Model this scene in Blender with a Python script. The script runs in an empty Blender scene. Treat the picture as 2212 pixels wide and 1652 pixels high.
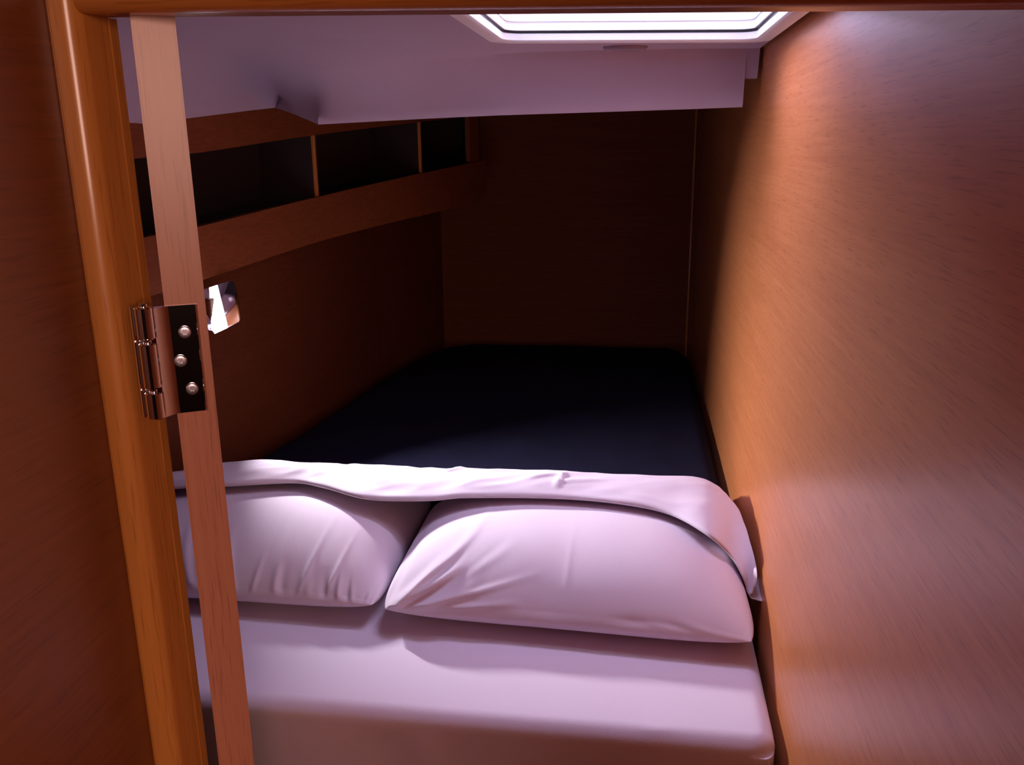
import bpy, bmesh, math, random
from mathutils import Vector, Matrix, noise
from mathutils.geometry import delaunay_2d_cdt

# ------------------------------------------------------------------ frame
# x = across the cabin, y = into the cabin, z = up (cabin sole at 0)
F, PITCH, YAW, ROLL, CZ = 1876.0, math.radians(15.6), math.radians(8.05), .0105, 1.62
C = bpy.context.scene.collection


def ray(px, py):
    a = (px - 1106) / F; b = (826 - py) / F
    a, b = a + ROLL * b, b - ROLL * a
    y = math.cos(PITCH) + b * math.sin(PITCH); z = -math.sin(PITCH) + b * math.cos(PITCH)
    return Vector((a * math.cos(YAW) - y * math.sin(YAW), a * math.sin(YAW) + y * math.cos(YAW), z))


def on_plane(px, py, p0, n):
    r = ray(px, py); cam = Vector((0, 0, CZ)); n = Vector(n)
    return cam + r * ((Vector(p0) - cam).dot(n) / r.dot(n))


# ------------------------------------------------------------------ materials
def new_mat(name):
    m = bpy.data.materials.new(name); m.use_nodes = True
    nt = m.node_tree; b = nt.nodes['Principled BSDF']
    return m, nt, b


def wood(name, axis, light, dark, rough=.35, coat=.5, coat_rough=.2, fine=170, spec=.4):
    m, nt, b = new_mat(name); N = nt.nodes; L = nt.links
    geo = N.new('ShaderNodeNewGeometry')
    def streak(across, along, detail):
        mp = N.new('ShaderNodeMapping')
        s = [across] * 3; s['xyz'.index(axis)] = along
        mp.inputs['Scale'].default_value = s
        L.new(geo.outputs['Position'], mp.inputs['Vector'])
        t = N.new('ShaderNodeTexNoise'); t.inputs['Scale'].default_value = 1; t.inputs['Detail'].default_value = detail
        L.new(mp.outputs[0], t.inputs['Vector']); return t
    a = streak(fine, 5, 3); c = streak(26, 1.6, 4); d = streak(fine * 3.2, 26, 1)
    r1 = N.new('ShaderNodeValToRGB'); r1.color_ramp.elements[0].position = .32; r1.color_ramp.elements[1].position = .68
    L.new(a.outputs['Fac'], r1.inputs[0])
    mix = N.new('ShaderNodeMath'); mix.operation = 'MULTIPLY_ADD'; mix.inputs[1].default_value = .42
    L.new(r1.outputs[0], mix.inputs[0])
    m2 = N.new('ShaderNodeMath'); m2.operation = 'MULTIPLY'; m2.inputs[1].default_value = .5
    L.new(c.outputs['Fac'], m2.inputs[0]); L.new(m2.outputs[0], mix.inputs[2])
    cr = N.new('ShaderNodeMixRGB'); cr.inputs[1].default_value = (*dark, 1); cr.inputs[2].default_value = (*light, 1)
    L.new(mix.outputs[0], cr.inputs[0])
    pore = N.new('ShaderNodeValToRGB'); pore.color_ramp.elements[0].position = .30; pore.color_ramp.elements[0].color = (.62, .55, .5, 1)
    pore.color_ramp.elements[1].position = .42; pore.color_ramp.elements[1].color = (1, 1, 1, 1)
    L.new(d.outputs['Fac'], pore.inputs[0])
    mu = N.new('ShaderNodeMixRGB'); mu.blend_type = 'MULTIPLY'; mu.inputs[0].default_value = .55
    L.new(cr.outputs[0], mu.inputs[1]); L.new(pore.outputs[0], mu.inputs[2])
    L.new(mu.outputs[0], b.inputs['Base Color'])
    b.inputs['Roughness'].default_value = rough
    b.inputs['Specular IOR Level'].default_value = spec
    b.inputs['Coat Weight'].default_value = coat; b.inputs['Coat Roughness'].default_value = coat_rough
    bp = N.new('ShaderNodeBump'); bp.inputs['Strength'].default_value = .06; bp.inputs['Distance'].default_value = .001
    L.new(a.outputs['Fac'], bp.inputs['Height']); L.new(bp.outputs[0], b.inputs['Normal'])
    return m


def plain(name, col, rough=.6, metal=0, bump=0, bscale=400, var=.0, spec=.4, sheen=0):
    m, nt, b = new_mat(name); N = nt.nodes; L = nt.links
    geo = N.new('ShaderNodeNewGeometry')
    t = N.new('ShaderNodeTexNoise'); t.inputs['Scale'].default_value = bscale; t.inputs['Detail'].default_value = 3
    L.new(geo.outputs['Position'], t.inputs['Vector'])
    mx = N.new('ShaderNodeMixRGB'); mx.inputs[1].default_value = (*[c * (1 - var) for c in col], 1); mx.inputs[2].default_value = (*[min(1, c * (1 + var)) for c in col], 1)
    L.new(t.outputs['Fac'], mx.inputs[0]); L.new(mx.outputs[0], b.inputs['Base Color'])
    b.inputs['Roughness'].default_value = rough; b.inputs['Metallic'].default_value = metal
    b.inputs['Specular IOR Level'].default_value = spec
    b.inputs['Sheen Weight'].default_value = sheen
    if bump:
        bp = N.new('ShaderNodeBump'); bp.inputs['Strength'].default_value = bump; bp.inputs['Distance'].default_value = .001
        L.new(t.outputs['Fac'], bp.inputs['Height']); L.new(bp.outputs[0], b.inputs['Normal'])
    return m


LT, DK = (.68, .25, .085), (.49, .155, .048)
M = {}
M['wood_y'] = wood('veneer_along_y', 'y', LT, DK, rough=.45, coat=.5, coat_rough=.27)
M['wood_y_shaded'] = wood('veneer_along_y_shaded', 'y', (.15, .040, .015), (.095, .024, .009), rough=.6, coat=.04, coat_rough=.4, spec=.2)  # same veneer as the right wall, with the left side's shade in its colour
M['shelf'] = wood('shelf_veneer_shaded', 'y', (.26, .075, .026), (.16, .044, .016), rough=.55, coat=.06, coat_rough=.4, spec=.2)  # veneer darkened for the shaded left side, less than the wall below
M['wood_x_shaded'] = wood('veneer_along_x_shaded', 'x', (.24, .072, .028), (.16, .046, .018), rough=.7, coat=.0, spec=.15)  # veneer darkened so the back wall carries its shade in the colour
M['lintel'] = wood('varnished_lintel', 'x', (.62, .23, .055), (.46, .15, .032), coat=.7, coat_rough=.2)
M['jamb'] = wood('varnished_trim', 'z', (.68, .27, .06), (.52, .185, .038), coat=.8, coat_rough=.16)
M['door'] = wood('door_edge', 'z', (.64, .27, .17), (.55, .21, .125), coat=.5, coat_rough=.3, fine=260)
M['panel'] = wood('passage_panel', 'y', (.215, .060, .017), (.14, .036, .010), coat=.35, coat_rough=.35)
M['liner'] = plain('vinyl_headliner', (.45, .35, .44), .62, bump=.12, bscale=600, var=.03)
M['catch'] = plain('grey_plastic', (.30, .23, .30), .4)
M['white'] = plain('white_moulding', (.86, .86, .88), .35, var=.01)
M['sheet'] = plain('white_cotton', (.71, .62, .725), .92, bump=.25, bscale=900, var=.02, sheen=.1)
M['pillow'] = plain('pillowcase_cotton', (.73, .63, .73), .92, bump=.25, bscale=900, var=.02, sheen=.1)
M['navy'] = plain('navy_blanket', (.008, .008, .026), .95, bump=.6, bscale=350, var=.25, spec=.15)
M['dark'] = plain('near_black', (.03, .02, .02), .9, var=.2)
M['chrome'] = plain('polished_chrome', (.82, .79, .84), .07, metal=1)
M['screw'] = plain('brushed_steel', (.62, .56, .64), .30, metal=1)
M['gasket'] = plain('black_rubber', (.01, .01, .014), .6)
M['shell'] = plain('outer_shell', (.06, .045, .05), .9)
M['floor'] = wood('cabin_sole', 'y', (.35, .16, .06), (.22, .09, .03))
gm, gnt, gb = new_mat('hatch_acrylic')
gN = gnt.nodes; tr = gN.new('ShaderNodeBsdfTransparent'); tr.inputs[0].default_value = (.86, .9, .95, 1)
gl = gN.new('ShaderNodeBsdfGlossy'); gl.inputs['Roughness'].default_value = .05
mxs = gN.new('ShaderNodeMixShader'); mxs.inputs[0].default_value = .06
gnt.links.new(tr.outputs[0], mxs.inputs[1]); gnt.links.new(gl.outputs[0], mxs.inputs[2])
gnt.links.new(mxs.outputs[0], gN['Material Output'].inputs['Surface'])
M['acrylic'] = gm


lm, lnt, lb = new_mat('glow_strip')
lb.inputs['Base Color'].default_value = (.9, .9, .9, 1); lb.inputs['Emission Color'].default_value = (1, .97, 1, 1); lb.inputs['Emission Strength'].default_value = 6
M['lens'] = lm  # plain emissive white for the fitting's strip


# ------------------------------------------------------------------ builders
def link(name, vs, fs, mat, parent=None, smooth=False, zoff=CZ):
    me = bpy.data.meshes.new(name)
    me.from_pydata([(v[0], v[1], v[2] + zoff) for v in vs], [], fs); me.update()
    bm = bmesh.new(); bm.from_mesh(me); bmesh.ops.recalc_face_normals(bm, faces=bm.faces); bm.to_mesh(me); bm.free()
    o = bpy.data.objects.new(name, me); C.objects.link(o)
    me.materials.append(mat)
    if smooth:
        for p in me.polygons: p.use_smooth = True
    if parent is not None: o.parent = parent
    return o


def from_bm(name, bm, mat, parent=None, smooth=False, zoff=CZ, sharp=None):
    bmesh.ops.recalc_face_normals(bm, faces=bm.faces)
    me = bpy.data.meshes.new(name); bm.to_mesh(me); bm.free()
    for v in me.vertices: v.co.z += zoff
    o = bpy.data.objects.new(name, me); C.objects.link(o); me.materials.append(mat)
    if smooth:
        for p in me.polygons: p.use_smooth = True
        if sharp is not None: me.set_sharp_from_angle(angle=math.radians(sharp))
    if parent is not None: o.parent = parent
    return o


def box_bm(bm, x0, x1, y0, y1, z0, z1, bev=0, seg=2):
    r = bmesh.ops.create_cube(bm, size=1)
    vs = r['verts']
    for v in vs:
        v.co = Vector((x0 + (v.co.x + .5) * (x1 - x0), y0 + (v.co.y + .5) * (y1 - y0), z0 + (v.co.z + .5) * (z1 - z0)))
    if bev:
        es = list({e for v in vs for e in v.link_edges})
        bmesh.ops.bevel(bm, geom=es, offset=bev, segments=seg, affect='EDGES', profile=.5)


def box(name, x0, x1, y0, y1, z0, z1, mat, parent=None, bev=0):
    bm = bmesh.new(); box_bm(bm, x0, x1, y0, y1, z0, z1, bev)
    return from_bm(name, bm, mat, parent)


def prism(name, pts, axis, a0, a1, mat, parent=None, smooth=False, sharp=35):
    """extrude a closed 2-D outline along axis ('z': pts are x,y; 'x': pts are y,z)"""
    bm = bmesh.new(); n = len(pts)
    def co(p, a): return (p[0], p[1], a) if axis == 'z' else (a, p[0], p[1])
    A = [bm.verts.new(co(p, a0)) for p in pts]; B = [bm.verts.new(co(p, a1)) for p in pts]
    for i in range(n): bm.faces.new((A[i], A[(i + 1) % n], B[(i + 1) % n], B[i]))
    bm.faces.new(A); bm.faces.new(list(reversed(B)))
    return from_bm(name, bm, mat, parent, smooth, sharp=sharp)


def struct(o): o['kind'] = 'structure'; return o


def tag(o, label, cat, group=None):
    o['label'] = label; o['category'] = cat
    if group: o['group'] = group
    return o


def empty(name, loc):
    o = bpy.data.objects.new(name, None); C.objects.link(o); o.location = (loc[0], loc[1], loc[2] + CZ)
    bpy.context.view_layer.update()
    return o


def keep(child, parent):
    child.parent = parent; child.matrix_parent_inverse = parent.matrix_world.inverted(); return child


def lerp_tab(tab, x):
    if x <= tab[0][0]: return tab[0][1]
    for (x0, y0), (x1, y1) in zip(tab, tab[1:]):
        if x <= x1: return y0 + (y1 - y0) * (x - x0) / (x1 - x0)
    return tab[-1][1]


def smooth_tab(tab, x):
    """catmull-rom through a table"""
    if x <= tab[0][0]: return tab[0][1]
    if x >= tab[-1][0]: return tab[-1][1]
    for i in range(len(tab) - 1):
        if x <= tab[i + 1][0]:
            x0, y0 = tab[i]; x1, y1 = tab[i + 1]
            m0 = (y1 - tab[i - 1][1]) / (x1 - tab[i - 1][0]) if i else (y1 - y0) / (x1 - x0)
            m1 = (tab[i + 2][1] - y0) / (tab[i + 2][0] - x0) if i + 2 < len(tab) else (y1 - y0) / (x1 - x0)
            h = x1 - x0; t = (x - x0) / h
            return (2 * t**3 - 3 * t**2 + 1) * y0 + (t**3 - 2 * t**2 + t) * h * m0 + (-2 * t**3 + 3 * t**2) * y1 + (t**3 - t**2) * h * m1


def grid_faces(nu, nv):
    return [(i * nv + j, (i + 1) * nv + j, (i + 1) * nv + j + 1, i * nv + j + 1) for i in range(nu - 1) for j in range(nv - 1)]


# ------------------------------------------------------------------ the room
# right-hand partition, back bulkhead, hull side
struct(box('wall_right', .213, .235, -.15, 3.12, -1.62, .34, M['wood_y']))
struct(box('wall_back', -1.3, .213, 3.075, 3.10, -1.62, .34, M['wood_x_shaded']))
WL = [(.52, -.99), (1.0, -.985), (1.3, -.97), (1.6, -.935), (2.1, -.85), (2.62, -.79), (3.075, -.685)]
vs = []; fs = []
for y, x in WL:
    for dx in (0, -.02):
        for z in (-1.62, lerp_tab([(1.20, -.280), (1.63, -.249), (2.1, -.216), (2.5, -.190), (2.9, -.176)], y)): vs.append((x + dx, y, z))
for i in range(len(WL) - 1):
    a = i * 4; b = a + 4
    fs += [(a, a + 1, b + 1, b), (a + 2, b + 2, b + 3, a + 3), (a + 1, a + 3, b + 3, b + 1), (a, b, b + 2, a + 2)]
fs += [(0, 2, 3, 1), (b, b + 1, b + 3, b + 2)]
wl = struct(link('wall_left', vs, fs, M['wood_y_shaded']))
struct(box('wall_hull', -1.20, -1.16, .52, 3.075, -.6, .34, M['dark']))
# passage panel running from the camera's left to the door frame
struct(box('wall_passage', -.345, -.323, -1.6, .478, -1.62, .34, M['panel']))
# bulkhead left of the doorway (cabin side, out of sight) and closing walls
struct(box('wall_front', -1.3, -.345, .478, .52, -1.62, .34, M['wood_x_shaded']))
struct(box('wall_saloon', -.345, 1.6, -1.64, -1.6, -1.62, .34, M['shell']))
struct(box('wall_galley', 1.6, 1.64, -1.64, .0, -1.62, .34, M['shell']))
struct(box('wall_galley_end', .235, 1.64, -.03, .0, -1.62, .34, M['panel']))
struct(box('floor', -1.3, 1.64, -1.64, 3.12, -1.66, -1.62, M['floor']))
struct(box('ceiling_saloon', -.345, 1.64, -1.64, .478, .34, .38, M['white']))
# saloon is closed; an added fill lamp stands in for its unseen light
# ---- corner batten
struct(box('trim_3', .190, .196, 3.066, 3.076, -.75, .30, M['jamb'], bev=.001))

# ---- door frame: left jamb with a round nose and a rebate, and the lintel
r = .0075
r = .0115
jp = [(-.345, .475), (-.3225, .475), (-.3218, .4745)]
for k in range(9):
    a = -math.pi / 2 + k / 8 * math.pi / 2
    jp.append((-.3075 - r + r * math.cos(a), .4745 + r + r * math.sin(a)))
jp += [(-.3072, .4950), (-.3062, .5050), (-.3058, .5058), (-.3056, .5134), (-.3060, .5140), (-.345, .5140)]
struct(prism('trim_1', jp, 'z', -1.62, .34, M['jamb'], smooth=True, sharp=20))
r = .0075
lz = .0650
lp = [(.508, .34), (.508, lz + .001)]
for k in range(9):
    a = -math.pi / 2 - k / 8 * math.pi / 2
    lp.append((.4765 + r + r * math.cos(a), lz + r + r * math.sin(a)))
lp += [(.4765, .34)]
li = struct(prism('trim_2', lp, 'x', -.3075, .2125, M['lintel'], smooth=True))
for v in li.data.vertices: v.co.z -= (v.co.x + .05) * .020      # the opening is not quite square

# ---- headliner
def zc(x): return .1485 + (.205 - x) * .02
HX0, HX1, HY0, HY1, HR = -.238, .200, 1.05, 1.487, .04     # hatch trim outer rectangle


def rrect(x0, x1, y0, y1, r, n=6):
    pts = []
    for cx, cy, a0 in ((x1 - r, y1 - r, 0), (x0 + r, y1 - r, 90), (x0 + r, y0 + r, 180), (x1 - r, y0 + r, 270)):
        for k in range(n + 1):
            a = math.radians(a0 + 90 * k / n); pts.append((cx + r * math.cos(a), cy + r * math.sin(a)))
    return pts


# columns of the shaped edge: (crease, lower edge, lip bottom); three points each
cols = [
    ((-.85, .60, .160), (-.985, .60, -.010), (-.990, .60, -.036)),
    ((-.84, 1.00, .159), (-.962, 1.00, .008), (-.966, 1.00, -.020)),
    ((-.82, 1.30, .158), (-.93, 1.30, .030), (-.934, 1.30, .004)),
    ((-.80, 1.47, .157), (-.905, 1.50, .050), (-.912, 1.515, .027)),
    ((-.77, 1.54, .156), (-.862, 1.645, .072), (-.867, 1.652, .046)),
    ((-.72, 1.57, .152), (-.80, 1.81, .094), (-.806, 1.83, .066)),
    ((-.68, 1.572, .146), (-.765, 1.885, .094), (-.785, 1.90, .073)),
    ((-.62, 1.565, .133), (-.70, 1.78, .070), (-.71, 1.80, .058)),
    ((-.55, 1.56, .125), (-.60, 1.652, .040), (-.602, 1.66, .032)),
    ((-.47, 1.575, .131), (-.47, 1.654, .044), (-.47, 1.66, .037)),
    ((-.39, 1.595, .139), (-.39, 1.654, .047), (-.39, 1.66, .040)),
    ((-.25, 1.615, .147), (-.25, 1.654, .051), (-.25, 1.66, .044)),
    ((-.07, 1.63, .151), (-.07, 1.654, .054), (-.07, 1.66, .047)),
    ((.10, 1.635, .149), (.10, 1.654, .057), (.10, 1.66, .050)),
    ((.184, 1.64, .148), (.184, 1.654, .058), (.184, 1.66, .052)),
]
NR = 12
def dense(cols, k):
    out = []
    for i in range(len(cols) - 1):
        for q in range(k):
            out.append(tuple(tuple(Vector(cols[i][e]).lerp(Vector(cols[i + 1][e]), q / k)) for e in range(3)))
    return out + [cols[-1]]
cols = dense(cols, 6)
def soften(e, w):
    r = []
    for i in range(len(cols)):
        k = min(w, i, len(cols) - 1 - i); acc = Vector((0, 0, 0)); tot = 0
        for j in range(-k, k + 1):
            g = math.exp(-(j / (w * .5))**2); acc += Vector(cols[i + j][e]) * g; tot += g
        r.append(acc / tot)
    return r
soft_lo = soften(1, 13); soft_cr = soften(0, 7)
cols = [(tuple(soft_cr[i]), c[1], c[2], soft_lo[i]) for i, c in enumerate(cols)]
vs = []; fs = []
for cr_, lo, lip, slo in cols:
    cr_, lo, lip = map(Vector, (cr_, lo, lip)); sharp_off = lo - slo; lo = slo
    for k in range(NR + 1):
        t = k / NR
        # bulged cross-section: starts tangent to the flat liner, ends on the lower edge
        p = cr_.lerp(lo, t)
        w = math.sin(t * math.pi)
        horiz = Vector((lo.x - cr_.x, lo.y - cr_.y, 0))
        p = p + horiz * (.10 * w) + Vector((0, 0, .003 * w))
        vs.append(p + sharp_off * t**2)
    vs.append(lip); vs.append(Vector((lip.x - .004, lip.y + .012, lip.z + .002))); vs.append(Vector((lip.x - .004, lip.y + .016, lip.z + .10)))
nv = NR + 4
fs += grid_faces(len(cols), nv)
# right-hand strip above the notch (reaches closer to the partition)
b0 = len(vs)
st = [(.184, 1.64, .148), (.206, 1.64, .148), (.184, 1.655, .100), (.206, 1.655, .100), (.184, 1.675, .100), (.206, 1.675, .100)]
vs += [Vector(p) for p in st]; fs += [(b0, b0 + 1, b0 + 3, b0 + 2), (b0 + 2, b0 + 3, b0 + 5, b0 + 4)]
b0 = len(vs)
vs += [Vector(p) for p in ((.184, 1.66, .052), (.184, 1.66, .10), (.184, 1.676, .152), (.184, 1.676, .052))]
fs += [(b0, b0 + 1, b0 + 2, b0 + 3)]
# flat liner around the hatch by constrained triangulation
outer = [(c[0][0], c[0][1], c[0][2]) for c in cols] + [(.206, 1.64, .148), (.206, 1.2, zc(.206)), (.206, .60, zc(.206))]
hole = rrect(HX0 + .004, HX1 - .004, HY0 + .004, HY1 - .004, HR)
co2 = [Vector((p[0], p[1])) for p in outer]; zz = {}
edges = [(i, (i + 1) % len(outer)) for i in range(len(outer))]
h0 = len(co2); co2 += [Vector(p) for p in hole]
edges += [(h0 + i, h0 + (i + 1) % len(hole)) for i in range(len(hole))]
for gx in range(-8, 2):
    for gy in range(7, 17):
        x, y = gx * .09 - .03, gy * .095
        if HX0 - .03 < x < HX1 + .03 and HY0 - .03 < y < HY1 + .03: continue
        if x > .19 or y > 1.53 or x < -.78: continue
        co2.append(Vector((x, y)))
vv, ee, ff, ov, oe, of = delaunay_2d_cdt(co2, edges, [], 0, 1e-6)
def inside(p, poly):
    c = False
    for i in range(len(poly)):
        (x0, y0), (x1, y1) = poly[i - 1][:2], poly[i][:2]
        if (y0 > p[1]) != (y1 > p[1]) and p[0] < (x1 - x0) * (p[1] - y0) / (y1 - y0) + x0: c = not c
    return c
base = len(vs)
for i, p in enumerate(vv):
    z = zc(p.x)
    for o_ in outer:
        if abs(o_[0] - p.x) < 1e-4 and abs(o_[1] - p.y) < 1e-4: z = o_[2]
    vs.append(Vector((p.x, p.y, z)))
for f in ff:
    c = sum((vv[i] for i in f), Vector((0, 0))) / len(f)
    if inside(c, outer) and not inside(c, hole): fs.append(tuple(base + i for i in f))
bm = bmesh.new()
bv = [bm.verts.new(v) for v in vs]
for f in fs:
    try: bm.faces.new([bv[i] for i in f])
    except ValueError: pass
bmesh.ops.remove_doubles(bm, verts=bm.verts, dist=.0005)
ce = from_bm('ceiling', bm, M['liner'], smooth=True, sharp=48)
struct(ce)
# deck above the liner with the hatch opening, and dark deckhead aft of it
dz = .215
dk = []
df = []
DX0, DX1, DY0, DY1 = HX0 + .03, HX1 - .03, HY0 + .03, HY1 - .03
for (x0, x1, y0, y1) in ((-1.3, DX0, .478, 3.12), (DX1, .235, .478, 3.12), (DX0, DX1, .478, DY0), (DX0, DX1, DY1, 3.12)):
    for z0, z1 in ((dz, dz + .03),):
        n = len(dk)
        dk += [(x, y, z) for z in (z0, z1) for y in (y0, y1) for x in (x0, x1)]
        df += [(n, n + 1, n + 3, n + 2), (n + 4, n + 6, n + 7, n + 5), (n, n + 4, n + 5, n + 1), (n + 2, n + 3, n + 7, n + 6), (n, n + 2, n + 6, n + 4), (n + 1, n + 5, n + 7, n + 3)]
struct(link('ceiling_deck', dk, df, M['shell']))

# ---- hatch: white trim ring, well, black seal, acrylic
w1 = empty('window_1', ((HX0 + HX1) / 2, (HY0 + HY1) / 2, .15)); struct(w1)


def ring_loft(name, rings, mat, parent, closed=False):
    bm = bmesh.new(); R = []
    for pts, z in rings:
        R.append([bm.verts.new((p[0], p[1], zc(p[0]) + z)) for p in pts])
    n = len(R[0]); m = len(R)
    for a in range(m if closed else m - 1):
        A, B = R[a], R[(a + 1) % m]
        for i in range(n): bm.faces.new((A[i], A[(i + 1) % n], B[(i + 1) % n], B[i]))
    return keep(from_bm(name, bm, mat, smooth=True, sharp=40), parent)


def rr(d): return rrect(HX0 + d, HX1 - d, HY0 + d, HY1 - d, max(.008, HR - d * .55))


ring_loft('hatch_trim', [(rr(0), .002), (rr(0), -.004), (rr(.003), -.007), (rr(.020), -.007), (rr(.024), -.004), (rr(.025), .006)], M['white'], w1)
ring_loft('hatch_well', [(rr(.0245), .006), (rr(.0245), .0095), (rr(.029), .0098), (rr(.029), .022), (rr(.031), .0225), (rr(.031), .0245), (rr(.028), .025), (rr(.028), .085)], M['white'], w1)
ring_loft('seal', [(rr(.0255), .0058), (rr(.0255), .0092), (rr(.0235), .0092), (rr(.0235), .0058)], M['gasket'], w1, closed=True)
bm = bmesh.new(); bm.faces.new([bm.verts.new((p[0], p[1], .222)) for p in rr(.026)])
pane = from_bm('pane', bm, M['acrylic']); keep(pane, w1)

# ---- flat oval snap cover on the ceiling, aft of the hatch
bm = bmesh.new(); prev = None
for rad, z in ((1.0, 0), (1.0, -.005), (.9, -.009), (.72, -.0095), (.6, -.006), (.0001, -.006)):
    ringv = [bm.verts.new((-.024 + .038 * rad * math.cos(a * math.pi / 16), 1.588 + .020 * rad * math.sin(a * math.pi / 16), zc(-.02) + z + .001)) for a in range(32)]
    if prev:
        for i in range(32): bm.faces.new((prev[i], prev[(i + 1) % 32], ringv[(i + 1) % 32], ringv[i]))
    prev = ringv
cc = from_bm('ceiling_catch', bm, M['catch'], smooth=True, sharp=50)
tag(cc, 'small low oval catch on the ceiling just behind the hatch frame', 'catch')

# ------------------------------------------------------------------ shelf unit on hull side
SH = [(1.20, -.935), (1.45, -.915), (1.66, -.864), (2.10, -.766), (2.53, -.607), (2.90, -.487)]      # front face line
ZB = [(1.20, -.300), (1.63, -.269), (2.1, -.236), (2.5, -.210), (2.9, -.196)]
ZF = [(1.20, -.183), (1.66, -.161), (2.1, -.129), (2.5, -.091), (2.9, -.062)]
ZO = [(1.20, -.045), (1.5, -.027), (1.695, -.018), (2.1, .016), (2.55, .054), (2.9, .082)]
su = empty('shelf_unit', (-.80, 2.1, -.236))
tag(su, 'long wooden open shelf with three dark compartments along the left side', 'shelf')


def strip(name, y0, y1, zlo, zhi, off, th, mat, n=24):
    """panel standing on the shelf line; off = distance outboard, th = thickness"""
    vs = []; fs = []
    for i in range(n + 1):
        y = y0 + (y1 - y0) * i / n; x = smooth_tab(SH, y) - off
        for dx in (0, -th):
            for zt in (zlo, zhi): vs.append((x + dx, y + (0.0), zt(y)))
    for i in range(n):
        a = i * 4; b = a + 4
        fs += [(a, a + 1, b + 1, b), (a + 2, b + 2, b + 3, a + 3), (a + 1, a + 3, b + 3, b + 1), (a, b, b + 2, a + 2)]
    fs += [(0, 2, 3, 1), (b, b + 1, b + 3, b + 2)]
    return keep(link(name, vs, fs, mat), su)


def Zb(y): return lerp_tab(ZB, y)
def Zf(y): return lerp_tab(ZF, y)
def Zo(y): return lerp_tab(ZO, y)


def face_bottom(y):
    b = smooth_tab(ZB, y)
    if y > 2.80: b += .05 - math.sqrt(max(0, .05**2 - (y - 2.80)**2 * (.05 / .10)**2))   # rounded far corner
    return b


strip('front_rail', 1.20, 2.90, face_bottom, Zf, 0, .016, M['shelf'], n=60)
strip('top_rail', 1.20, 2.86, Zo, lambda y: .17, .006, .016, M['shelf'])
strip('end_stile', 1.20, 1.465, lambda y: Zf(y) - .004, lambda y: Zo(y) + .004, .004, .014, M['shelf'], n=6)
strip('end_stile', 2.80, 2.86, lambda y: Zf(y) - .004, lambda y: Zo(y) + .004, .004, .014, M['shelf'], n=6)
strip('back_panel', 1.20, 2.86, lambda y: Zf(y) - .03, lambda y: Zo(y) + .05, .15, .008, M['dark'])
# shelf board and top board
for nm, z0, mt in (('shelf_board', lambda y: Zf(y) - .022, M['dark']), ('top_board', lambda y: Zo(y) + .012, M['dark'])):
    vs = []; n = 24
    for i in range(n + 1):
        y = 1.2 + 1.66 * i / n; x = smooth_tab(SH, y)
        for dx in (-.010, -.155):
            for dz_ in (0, .01): vs.append((x + dx, y, z0(y) + dz_))
    fs = []
    for i in range(n):
        a = i * 4; b = a + 4
        fs += [(a, a + 1, b + 1, b), (a + 2, b + 2, b + 3, a + 3), (a + 1, a + 3, b + 3, b + 1), (a, b, b + 2, a + 2)]
    keep(link(nm, vs, fs, mt), su)
for y in (2.10, 2.53):
    x = smooth_tab(SH, y)
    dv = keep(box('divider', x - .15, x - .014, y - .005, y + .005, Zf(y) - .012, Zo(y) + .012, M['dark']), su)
    keep(box('edge_strip', x - .016, x - .008, y - .006, y + .006, Zf(y) - .004, Zo(y) + .004, M['jamb'], bev=.001), dv)
x = smooth_tab(SH, 2.89)
keep(box('end_panel', x - .25, x - .012, 2.862, 2.874, Zf(2.88) - .08, .17, M['dark']), su)  # wood end panel coloured near black to hold the compartment's shade

# ------------------------------------------------------------------ chrome fitting below the shelf
P0 = (-.84, 1.66, CZ - .335)
nrm = Vector((.67, -.66, .335)).normalized()
ft = empty('chrome_fitting', (-.86, 1.70, -.335))
tag(ft, 'small polished chrome fitting with a screw on left wall under the shelf', 'fitting')


def facet_prism(name, pix, n, depth, mat, p0=P0, bev=.0015, seg=2):
    n = Vector(n).normalized()
    front = [on_plane(x, y, p0, n) for x, y in pix]
    bm = bmesh.new()
    A = [bm.verts.new(p) for p in front]; B = [bm.verts.new(p - n * depth) for p in front]
    bm.faces.new(A); bm.faces.new(list(reversed(B)))
    k = len(A)
    for i in range(k): bm.faces.new((A[i], B[i], B[(i + 1) % k], A[(i + 1) % k]))
    if bev: bmesh.ops.bevel(bm, geom=list(bm.edges), offset=bev, segments=seg, affect='EDGES', profile=.5)
    return from_bm(name, bm, mat, smooth=True, zoff=0, sharp=50)


cp = facet_prism('cover_plate', [(425, 628), (452, 621), (470, 614), (500, 605), (508, 612), (517, 650), (520, 688), (517, 696), (495, 706), (464, 720), (457, 712), (430, 712)], (nrm.x, nrm.y, nrm.z), .006, M['chrome'])
keep(cp, ft)
# raised bright bar across the plate, made emissive; not a known lamp
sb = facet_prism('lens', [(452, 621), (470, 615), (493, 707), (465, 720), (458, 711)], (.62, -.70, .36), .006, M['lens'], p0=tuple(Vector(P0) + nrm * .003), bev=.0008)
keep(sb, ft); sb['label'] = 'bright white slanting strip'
mb = box('mounting_block', -.926, -.85, 1.64, 1.72, -.375, -.305, M['wood_y_shaded'], bev=.004); keep(mb, ft)


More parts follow.
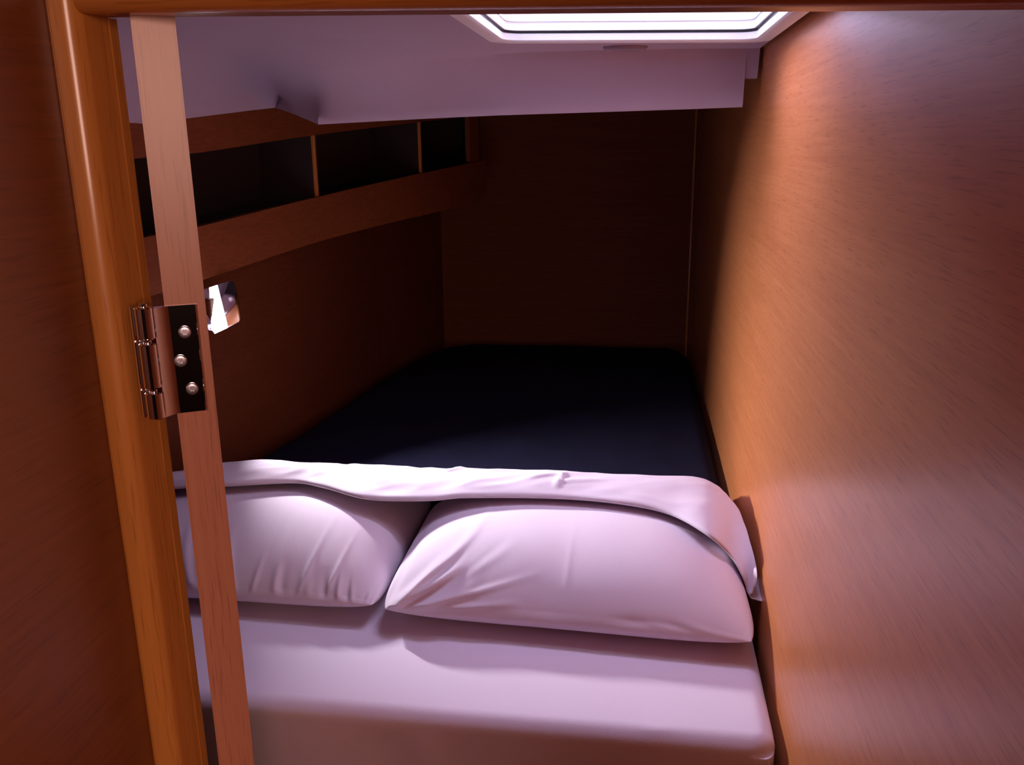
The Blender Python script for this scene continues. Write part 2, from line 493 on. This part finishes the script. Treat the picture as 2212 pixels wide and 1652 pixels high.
def screw_at(name, center, n, rad, parent, cross=True):
    n = Vector(n).normalized(); up = Vector((0, 0, 1)); s = up.cross(n).normalized(); u = n.cross(s)
    bm = bmesh.new(); prev = None; K = 24
    prof = [(1, 0), (1, .30), (.93, .40), (.84, .43), (.40, .43), (.36, .15), (.0001, .15)]
    for ri, (rr_, h) in enumerate(prof):
        ringv = []
        for k in range(K):
            a = k / K * 2 * math.pi; q = rr_
            if ri in (4, 5): q = rr_ * (1 + .35 * math.cos(6 * a) * .6)     # six-lobe recess
            ringv.append(bm.verts.new(center + s * (q * rad * math.cos(a)) + u * (q * rad * math.sin(a)) + n * (h * rad)))
        if prev:
            for i in range(K): bm.faces.new((prev[i], prev[(i + 1) % K], ringv[(i + 1) % K], ringv[i]))
        prev = ringv
    o = from_bm(name, bm, M['screw'], smooth=True, zoff=0, sharp=40)
    return keep(o, parent)


screw_at('screw', on_plane(498, 646, P0, nrm) + nrm * .0002, nrm, .0048, ft)

# ------------------------------------------------------------------ open door, seen edge-on, with its hinge
hc = Vector((-.2755, .500, 0)); dd = Vector((hc.x, hc.y, 0)).normalized(); nn = Vector((-dd.y * -1, dd.x * -1, 0))
nn = Vector((dd.y, -dd.x, 0))            # points to the right of the door
TH = .0120
d1 = empty('door_1', (hc.x, hc.y, -1.6)); struct(d1)


def dpt(s, w, z): return hc + nn * s + dd * w + Vector((0, 0, z))


bm = bmesh.new()
r_ = bmesh.ops.create_cube(bm, size=1)
for v in r_['verts']:
    v.co = dpt(v.co.x * 2 * TH, (v.co.y + .5) * .46, -1.60 + (v.co.z + .5) * 1.672)
bmesh.ops.bevel(bm, geom=list(bm.edges), offset=.0012, segments=2, affect='EDGES')
keep(from_bm('leaf', bm, M['door']), d1)
# hinge
dist = hc.length


def dpx(px, py):
    """point on the door's edge face under a photo position"""
    p = on_plane(px, py, (hc.x, hc.y, CZ), dd); q = p - Vector((hc.x, hc.y, CZ))
    return q.dot(nn), q.z


sl, zt = dpx(364, 664); srr, zb_ = dpx(451, 884)
zt = dpx(410, 657)[1]
hg = keep(from_bm('hinge', (lambda bm: (bm, [bmesh.ops.create_cube(bm, size=1)])[0])(bmesh.new()), M['chrome'], zoff=0), d1)
# replace mesh of the leaf with plate + curled wing + raised right lip
bm = bmesh.new()
prof = []
s_left = dpx(343, 770)[0]
for k in range(9):                        # wing curling out to the knuckle
    t = k / 8
    prof.append((s_left + (sl - s_left) * t, -.0075 + .0062 * math.sin(t * math.pi / 2)))
prof += [(sl + .0005, -.0013), (srr - .0020, -.0013), (srr - .0014, -.0020), (srr - .0004, -.0014), (srr, -.0006), (srr, 0)]
back = [(srr, .0005), (s_left, .0005), (s_left, -.0060)]
pts = prof + back
zt2 = zt
A = [bm.verts.new(dpt(s, w, zb_) + Vector((0, 0, CZ))) for s, w in pts]
B = [bm.verts.new(dpt(s, w, zt2) + Vector((0, 0, CZ))) for s, w in pts]
n = len(pts)
for i in range(n): bm.faces.new((A[i], A[(i + 1) % n], B[(i + 1) % n], B[i]))
bm.faces.new(A); bm.faces.new(list(reversed(B)))
bmesh.ops.recalc_face_normals(bm, faces=bm.faces)
bm.to_mesh(hg.data); bm.free()
for p in hg.data.polygons: p.use_smooth = True
hg.data.set_sharp_from_angle(angle=math.radians(30))


def barrel(name, s, w, z0, z1, rad, parent, mat=M['chrome']):
    bm = bmesh.new(); K = 32; prev = None
    e = .0007
    for q, z in ((.0001, z0), (rad - e, z0), (rad, z0 + e), (rad, z1 - e), (rad - e, z1), (.0001, z1)):
        c = dpt(s, w, z) + Vector((0, 0, CZ))
        ringv = [bm.verts.new(c + Vector((q * math.cos(a * 2 * math.pi / K), q * math.sin(a * 2 * math.pi / K), 0))) for a in range(K)]
        if prev:
            for i in range(K): bm.faces.new((prev[i], prev[(i + 1) % K], ringv[(i + 1) % K], ringv[i]))
        prev = ringv
    return keep(from_bm(name, bm, mat, smooth=True, zoff=0, sharp=40), parent)


sk, wk = s_left - .0050, -.0065
k0 = dpx(320, 658)[1]; k1 = dpx(320, 727)[1]; k2 = dpx(328, 735)[1]; k3 = dpx(328, 832)[1]; k4 = dpx(335, 840)[1]; k5 = dpx(340, 896)[1]
barrel('pin', sk, wk, k5 - .0005, k0 + .0025, .0026, hg)
barrel('knuckle', sk, wk, k1, k0, .0056, hg)
barrel('knuckle', sk, wk, k3, k2, .0054, hg)
barrel('knuckle', sk, wk, k5, k4, .0056, hg)
# jamb side leaf of the hinge
s2, w2 = sk - .0058, wk + .003
for a, b in ((k5, k0),):
    bm = bmesh.new()
    cs = [(sk - .0075, wk + .0035), (sk - .0015, wk + .0050), (sk - .0015, wk + .0062), (sk - .0085, wk + .0050)]
    A = [bm.verts.new(dpt(s, w, a) + Vector((0, 0, CZ))) for s, w in cs]; B = [bm.verts.new(dpt(s, w, b) + Vector((0, 0, CZ))) for s, w in cs]
    for i in range(4): bm.faces.new((A[i], A[(i + 1) % 4], B[(i + 1) % 4], B[i]))
    bm.faces.new(A); bm.faces.new(list(reversed(B)))
    keep(from_bm('frame_leaf', bm, M['chrome'], zoff=0), hg)
for px, py in ((399, 716), (390, 778), (415, 838)):
    s, z = dpx(px, py)
    screw_at('screw', dpt(s, -.0013, z) + Vector((0, 0, CZ)), -dd, .0038, hg)

# ------------------------------------------------------------------ bed
def berth_l(y): return lerp_tab([(a, b + .03) for a, b in WL], y)


def slab(name, y0, y1, xl, xr, ztop, zbot, rad, mat, nz=None, crad=.0, ncrad=0, nx=90, ny=90):
    """soft slab: grid top with rounded rim, skirt below; crad rounds the far corners in plan"""
    def ease(n, L):
        e = []
        m = 8
        for k in range(m): e.append(rad * (1 - math.cos(k / m * math.pi / 2)) / L)
        inner = [rad / L + (1 - 2 * rad / L) * k / (n - 1) for k in range(n)]
        return e + inner + [1 - t for t in reversed(e)]
    U = ease(nx, 1.0); V = ease(ny, y1 - y0)
    vs = []
    def rim(d):
        if d >= rad: return 0
        q = 1 - d / rad
        return rad * (1 - math.sqrt(max(0, 1 - q * q)))
    for v in V:
        y = y0 + (y1 - y0) * v
        L_, R_ = xl(y), xr(y)
        if crad and y > y1 - crad:
            q = (y - (y1 - crad)) / crad; s = crad * (1 - math.sqrt(max(0, 1 - q * q)))
            L_ += s * 1.0; R_ -= s * .55
        if ncrad and y < y0 + ncrad:
            q = 1 - (y - y0) / ncrad; s = ncrad * (1 - math.sqrt(max(0, 1 - q * q)))
            L_ += s; R_ -= s * .5
        for u in U:
            x = L_ + (R_ - L_) * u
            dx = min(x - L_, R_ - x); dy = min(y - y0, y1 - y)
            z = ztop - max(rim(dx), rim(dy)) if min(dx, dy) < rad else ztop
            if dx < rad and dy < rad:
                q = math.hypot(rad - dx, rad - dy) / rad
                z = ztop - rad * (1 - math.sqrt(max(0, 1 - min(1, q)**2)))
            if nz: z += nz(x, y) * min(1, max(0, dx) / .03) * min(1, max(0, dy) / .03)
            vs.append(Vector((x, y, z)))
    nu = len(V); nvv = len(U)
    fs = grid_faces(nu, nvv)
    ringi = [j for j in range(nvv)] + [i * nvv + nvv - 1 for i in range(1, nu)] + [(nu - 1) * nvv + j for j in range(nvv - 2, -1, -1)] + [i * nvv for i in range(nu - 2, 0, -1)]
    prev = ringi; levels = 10
    zmid = ztop - rad
    for k in range(1, levels + 1):
        cur = []
        for i0, i in enumerate(ringi):
            v = vs[i]
            z = zmid + (zbot - zmid) * k / levels
            off = 0
            if nz and v.y < y0 + 1e-4: off = front_wave(v.x, z)
            cur.append(len(vs)); vs.append(Vector((v.x, v.y - off, z)))
        for i in range(len(cur)):
            fs.append((prev[i], prev[(i + 1) % len(cur)], cur[(i + 1) % len(cur)], cur[i]))
        prev = cur
    fs.append(tuple(prev))
    return link(name, vs, fs, mat, smooth=True)


def front_wave(x, z):
    w = .006 * math.exp(-((x + .262) / .022)**2) - .003 * math.exp(-((x + .32) / .03)**2)
    w += .003 * noise.noise(Vector((x * 9, 3.3, z * 2)))
    return w * min(1, max(0, (-.77 - z) / .03)) * max(0, min(1, (.16 - x) / .05)) * max(0, min(1, (x + .88) / .05))


def mat_noise(x, y):
    n = .0022 * noise.noise(Vector((x * 4, y * 6, 1.7)))
    if y < 1.15:
        n += .0030 * math.exp(-((x - .05) / .02)**2 - ((y - .993) / .006)**2)
    return n


mattress = slab('mattress', .982, 3.04, berth_l, lambda y: .2015 + .004 * min(1, y - .9), -.748, -.885, .024, M['sheet'], nz=mat_noise, crad=.16, ncrad=.035, nx=150)
tag(mattress, 'thick mattress in a white fitted sheet filling the berth beside the wooden wall', 'mattress')
base_ = box('berth_base', -.915, .2, 1.0, 3.06, -1.62, -.888, M['wood_x_shaded'])
struct(base_)

def bl_noise(x, y):
    n = .006 * noise.noise(Vector((x * 5, y * 4, 9.1))) + .003 * noise.noise(Vector((x * 14, y * 12, 4.1)))
    return n


blanket = slab('blanket', 1.645, 3.036, lambda y: berth_l(y) + .004, lambda y: .199, -.706, -.746, .036, M['navy'], nz=bl_noise, crad=.17, ny=120)
tag(blanket, 'dark navy blue blanket spread over the far half of the berth', 'blanket')

# pillows ---------------------------------------------------------------
def crease(x, y, x0, y0, x1, y1, w):
    """gaussian ridge along a segment, fading at its ends"""
    dx, dy = x1 - x0, y1 - y0; L2 = dx * dx + dy * dy
    t = ((x - x0) * dx + (y - y0) * dy) / L2
    if t < -.25 or t > 1.25: return 0
    d = abs((x - x0) * dy - (y - y0) * dx) / math.sqrt(L2)
    f = max(0, min(1, (t + .25) / .35)) * max(0, min(1, (1.25 - t) / .6))
    return math.exp(-(d / w)**2) * f


def pillow(name, xc, W, yfront, D, zbase, T, creases, skew=0, seed=0, cs=1.0):
    n = 230; m = 150
    vs = []; fs = []
    def plan(u, v):
        # pointed corners, sides slightly bowed in between them
        x = u * W / 2 * (1 - .03 * (1 - v * v) - .05 * abs(v) ** 7); y = v * D / 2 * (1 - .035 * (1 - u * u) - .02 * abs(u) ** 7)
        return x, y
    def prof(u, v):
        a = max(0, 1 - abs(u)**3.6); b = max(0, 1 - abs(v)**2.4)
        return (a ** .50) * (b ** .62)
    for side in (1, -1):
        for i in range(n + 1):
            u = math.sin((i / n - .5) * math.pi)
            for j in range(m + 1):
                v = math.sin((j / m - .5) * math.pi)
                x, y = plan(u, v); h = prof(u, v)
                X = xc + x; Y = yfront + D / 2 + y + skew * (X - xc)
                if side == 1:
                    z = zbase + .040 + (T - .040) * h
                    dsp = 0
                    for c in creases: dsp += cs * c[5] * crease(X, z, *c[:5])
                    dsp += .0016 * noise.noise(Vector((X * 14, Y * 9 + seed, 2))) + .004 * noise.noise(Vector((X * 4.5, Y * 5, seed)))
                    ed = min(1, (1 - abs(u)) / .03, (1 - abs(v)) / .02)
                    fr = max(0, min(1, .5 - v))
                    Y -= dsp * ed * fr * .8; z += dsp * ed * .35
                else:
                    z = zbase + .040 - .037 * min(1, h * 1.35) ** .8
                    if v < 0 and False: pass
                vs.append(Vector((X, Y, z)))
        b = 0 if side == 1 else (n + 1) * (m + 1)
        fs += [tuple(b + q for q in f) for f in grid_faces(n + 1, m + 1)]
    bm = bmesh.new(); bv = [bm.verts.new(v) for v in vs]
    for f in fs: bm.faces.new([bv[i] for i in f])
    bmesh.ops.remove_doubles(bm, verts=bm.verts, dist=.00025)
    return from_bm(name, bm, M['pillow'], smooth=True)


# crease tuples: x0, z0, x1, z1, width, height (front view)
cr_r = [(-.37, -.715, -.27, -.655, .0055, .006), (-.36, -.712, -.22, -.640, .005, -.004), (-.355, -.720, -.25, -.675, .006, .005),
        (-.35, -.722, -.235, -.690, .005, -.003), (-.355, -.705, -.295, -.650, .005, .005), (-.34, -.69, -.20, -.635, .006, .003),
        (-.37, -.700, -.345, -.640, .006, -.004), (-.375, -.716, -.31, -.712, .004, .005),
        (.17, -.715, .09, -.695, .007, .003), (.175, -.72, .10, -.715, .006, -.003), (-.09, -.66, -.085, -.615, .004, .0007), (-.385, -.715, -.20, -.690, .005, .005), (-.36, -.70, -.25, -.625, .005, .006), (-.34, -.705, -.17, -.66, .004, .003), (.05, -.70, .15, -.72, .006, .003), (.0, -.70, .12, -.705, .01, -.003)]
cr_l = [(-.60, -.71, -.585, -.63, .004, .003), (-.52, -.70, -.50, -.635, .005, .0035), (-.47, -.69, -.455, -.645, .004, .003), (-.70, -.70, -.74, -.63, .006, .004), (-.45, -.725, -.455, -.672, .0045, .005), (-.437, -.725, -.440, -.680, .004, -.005), (-.427, -.728, -.432, -.69, .004, .004),
        (-.475, -.725, -.480, -.675, .006, -.004), (-.505, -.72, -.505, -.67, .007, .003), (-.56, -.73, -.56, -.64, .006, .0035),
        (-.545, -.73, -.55, -.67, .006, -.003), (-.63, -.70, -.66, -.635, .005, .004), (-.42, -.728, -.405, -.700, .004, .005), (-.41, -.735, -.41, -.70, .004, -.004)]
pr = pillow('pillow', -.0935, .586, 1.163, .42, -.748, .137, cr_r, cs=1.5, skew=-.045, seed=3.1)
tag(pr, 'plump white pillow nearest the right-hand wooden wall, lying under the folded sheet', 'pillow', 'white pillows')
pl = pillow('pillow', -.651, .534, 1.185, .42, -.748, .135, cr_l, skew=0, seed=8.4)
tag(pl, 'plump white pillow partly behind the open door edge, left of the other pillow', 'pillow', 'white pillows')

# folded-back top sheet -------------------------------------------------
def ctrl(tab, s):
    return Vector([smooth_tab([(t, p[k]) for t, p in tab], s) for k in range(3)])


def U(px, py, z=None, x=None):
    r = ray(px, py)
    if z is not None: return tuple(r * (z / r.z))
    return tuple(r * (x / r.x))


Hh = -.600
H = [(0, (-.915, 1.365, -.618)), (.10, U(365, 1058, z=-.606)), (.19, U(490, 1052, z=-.598)), (.32, U(640, 1045, z=-.598)), (.38, U(700, 1056, z=-.598)), (.45, U(775, 1077, z=-.60)), (.50, U(830, 1083, z=-.604)), (.56, U(930, 1083, z=-.604)),
     (.61, U(1000, 1077, z=Hh)), (.72, U(1210, 1079, z=Hh)), (.80, U(1350, 1092, z=Hh)), (.86, U(1450, 1115, z=-.605)), (.905, U(1530, 1160, z=-.612)),
     (.94, U(1578, 1205, x=.166)), (.965, U(1604, 1250, x=.184)), (.985, U(1613, 1278, x=.192)), (1.0, U(1620, 1292, x=.196))]
Rr = [(0, (-.918, 1.43, -.600)), (.10, U(365, 1022, z=-.592)), (.19, U(495, 996, z=-.580)), (.36, U(730, 1001, z=-.580)), (.56, U(1000, 1014, z=-.584)),
      (.72, U(1210, 1019, z=-.584)), (.82, U(1400, 1027, z=-.583)), (.895, U(1525, 1036, z=-.585)), (.945, U(1592, 1095, x=.188)), (.975, U(1622, 1175, x=.200)), (.99, U(1635, 1235, x=.2045)), (1.0, U(1633, 1270, x=.2035))]
Bk = [(0, (-.885, 1.69, -.700)), (.10, (-.82, 1.69, -.699)), (.5, (-.40, 1.69, -.699)), (.86, (.10, 1.69, -.699)), (.93, (.19, 1.66, -.700)), (1.0, (.204, 1.36, -.70))]
NS = 260; prof_n = 40
vs = []
for i in range(NS + 1):
    s = i / NS
    h = ctrl(H, s); rg = ctrl(Rr, s); bk = ctrl(Bk, s)
    fwd = Vector((rg.x - h.x, rg.y - h.y, 0))
    if fwd.length < 1e-5: fwd = Vector((0, 1, 0))
    fwd.normalize()
    if s > .9: # turn the profile towards the wall where the sheet hangs over the pillow's end
        pass
    thk = .009 + .0025 * noise.noise(Vector((s * 14, 0, 0)))
    col = [h + fwd * .045 + Vector((0, 0, -.001)), h + fwd * .012 + Vector((0, 0, -.0005)), h + fwd * .002, h + Vector((0, 0, thk * .5)) - fwd * .002, h + fwd * .003 + Vector((0, 0, thk))]
    top0 = col[-1]
    K1 = 22
    for k in range(1, K1 + 1):
        t = k / K1
        p = top0.lerp(rg, t); p.z += .007 * math.sin(t * math.pi)
        col.append(p)
    K2 = 12
    for k in range(1, K2 + 1):
        t = k / K2
        a = t * math.pi / 2
        p = Vector((rg.x + (bk.x - rg.x) * t, rg.y + (bk.y - rg.y) * t, bk.z + (rg.z - bk.z) * (1 - t)**.9))
        col.append(p)
    for k, p in enumerate(col):
        q = k / len(col)
        amp = max(0, min(1, (k - 4) / 5)) * max(0, min(1, (len(col) - k) / 6))
        y = p.y; x = p.x
        d = .0035 * noise.noise(Vector((x * 9 + y * 10, y * 26, .7))) + .0016 * (1 - abs(noise.noise(Vector((x * 16 - y * 30, y * 22, 5.5))) * 2.2))
        d += .004 * noise.noise(Vector((x * 4, y * 3, 3.3)))
        for cx0, cy0, cx1, cy1, w, hgt in ((-.122, 1.415, -.113, 1.47, .004, .0045), (-.33, 1.45, -.30, 1.475, .006, .004), (-.28, 1.455, -.16, 1.475, .006, .003), (-.46, 1.42, -.50, 1.46, .006, .004), (-.545, 1.44, -.52, 1.47, .006, -.004), (-.17, 1.43, -.13, 1.455, .005, .003), (-.11, 1.425, -.04, 1.44, .005, .003), (.02, 1.39, .12, 1.36, .006, .003)):
            d += hgt * crease(x, y, cx0, cy0, cx1, cy1, w)
        lim = 1 if s < .9 else max(.2, 1 - (s - .9) * 9)
        p.z += d * amp * lim
        vs.append(p)
npf = len(col)
sheet = link('top_sheet', vs, grid_faces(NS + 1, npf), M['sheet'], smooth=True)
sm = sheet.modifiers.new('thickness', 'SOLIDIFY'); sm.thickness = .0016; sm.offset = -1
tag(sheet, 'white top sheet folded back in a long band over both pillows', 'sheet')

# ------------------------------------------------------------------ light
def area(name, loc, target, sx, sy, power, col, spread=180):
    l = bpy.data.lights.new(name, 'AREA'); l.shape = 'RECTANGLE'; l.size = sx; l.size_y = sy; l.energy = power; l.color = col
    l.spread = math.radians(spread)
    o = bpy.data.objects.new(name, l); C.objects.link(o); o.location = (loc[0], loc[1], loc[2] + CZ)
    d = Vector(target) - Vector(loc); o.rotation_euler = d.to_track_quat('-Z', 'Y').to_euler()
    return o


area('hatch_daylight', (-.019, 1.39, .24), (-.019, .74, -.55), .37, .10, 2.8, (.70, .60, 1.0), 150)
fl = Vector(P0) - Vector((0, 0, CZ)) + nrm * .014
area('left_side_light', tuple(fl + Vector((.02, -.01, .03))), tuple(fl + Vector((1, -.20, -.42))), .025, .075, 4.2, (1.0, .93, 1.0), 96)  # lamp for light arriving from the left, set just before the bright strip
area('saloon_fill', (.60, -.85, .12), (-.3, .5, -.65), .5, .5, 6.5, (1.0, .60, .48), 130)  # added fill from behind the camera to brighten jamb and door edge

w = bpy.data.worlds.new('sky'); bpy.context.scene.world = w; w.use_nodes = True
bg = w.node_tree.nodes['Background']; bg.inputs[0].default_value = (.80, .76, 1.0, 1); bg.inputs[1].default_value = 5.0

# ------------------------------------------------------------------ camera
cam = bpy.data.cameras.new('camera'); co = bpy.data.objects.new('camera', cam); C.objects.link(co)
cam.sensor_width = 36; cam.lens = 36 * F / 2212; cam.clip_start = .01
Rz = Matrix.Rotation(YAW, 3, 'Z')
fw = Rz @ Vector((0, math.cos(PITCH), -math.sin(PITCH))); uw = Rz @ Vector((0, math.sin(PITCH), math.cos(PITCH))); rw = Rz @ Vector((1, 0, 0))
R_ = (rw - ROLL * uw).normalized(); U_ = (uw + ROLL * rw).normalized()
m = Matrix((R_, U_, -fw)).transposed().to_4x4(); m.translation = (0, 0, CZ)
co.matrix_world = m
S = bpy.context.scene
S.camera = co
S.view_settings.view_transform = 'Standard'; S.view_settings.look = 'None'; S.view_settings.gamma = 1; S.view_settings.exposure = 0
S.view_settings.use_curve_mapping = False
S.cycles.max_bounces = 10; S.cycles.diffuse_bounces = 6
S.cycles.sample_clamp_indirect = 6
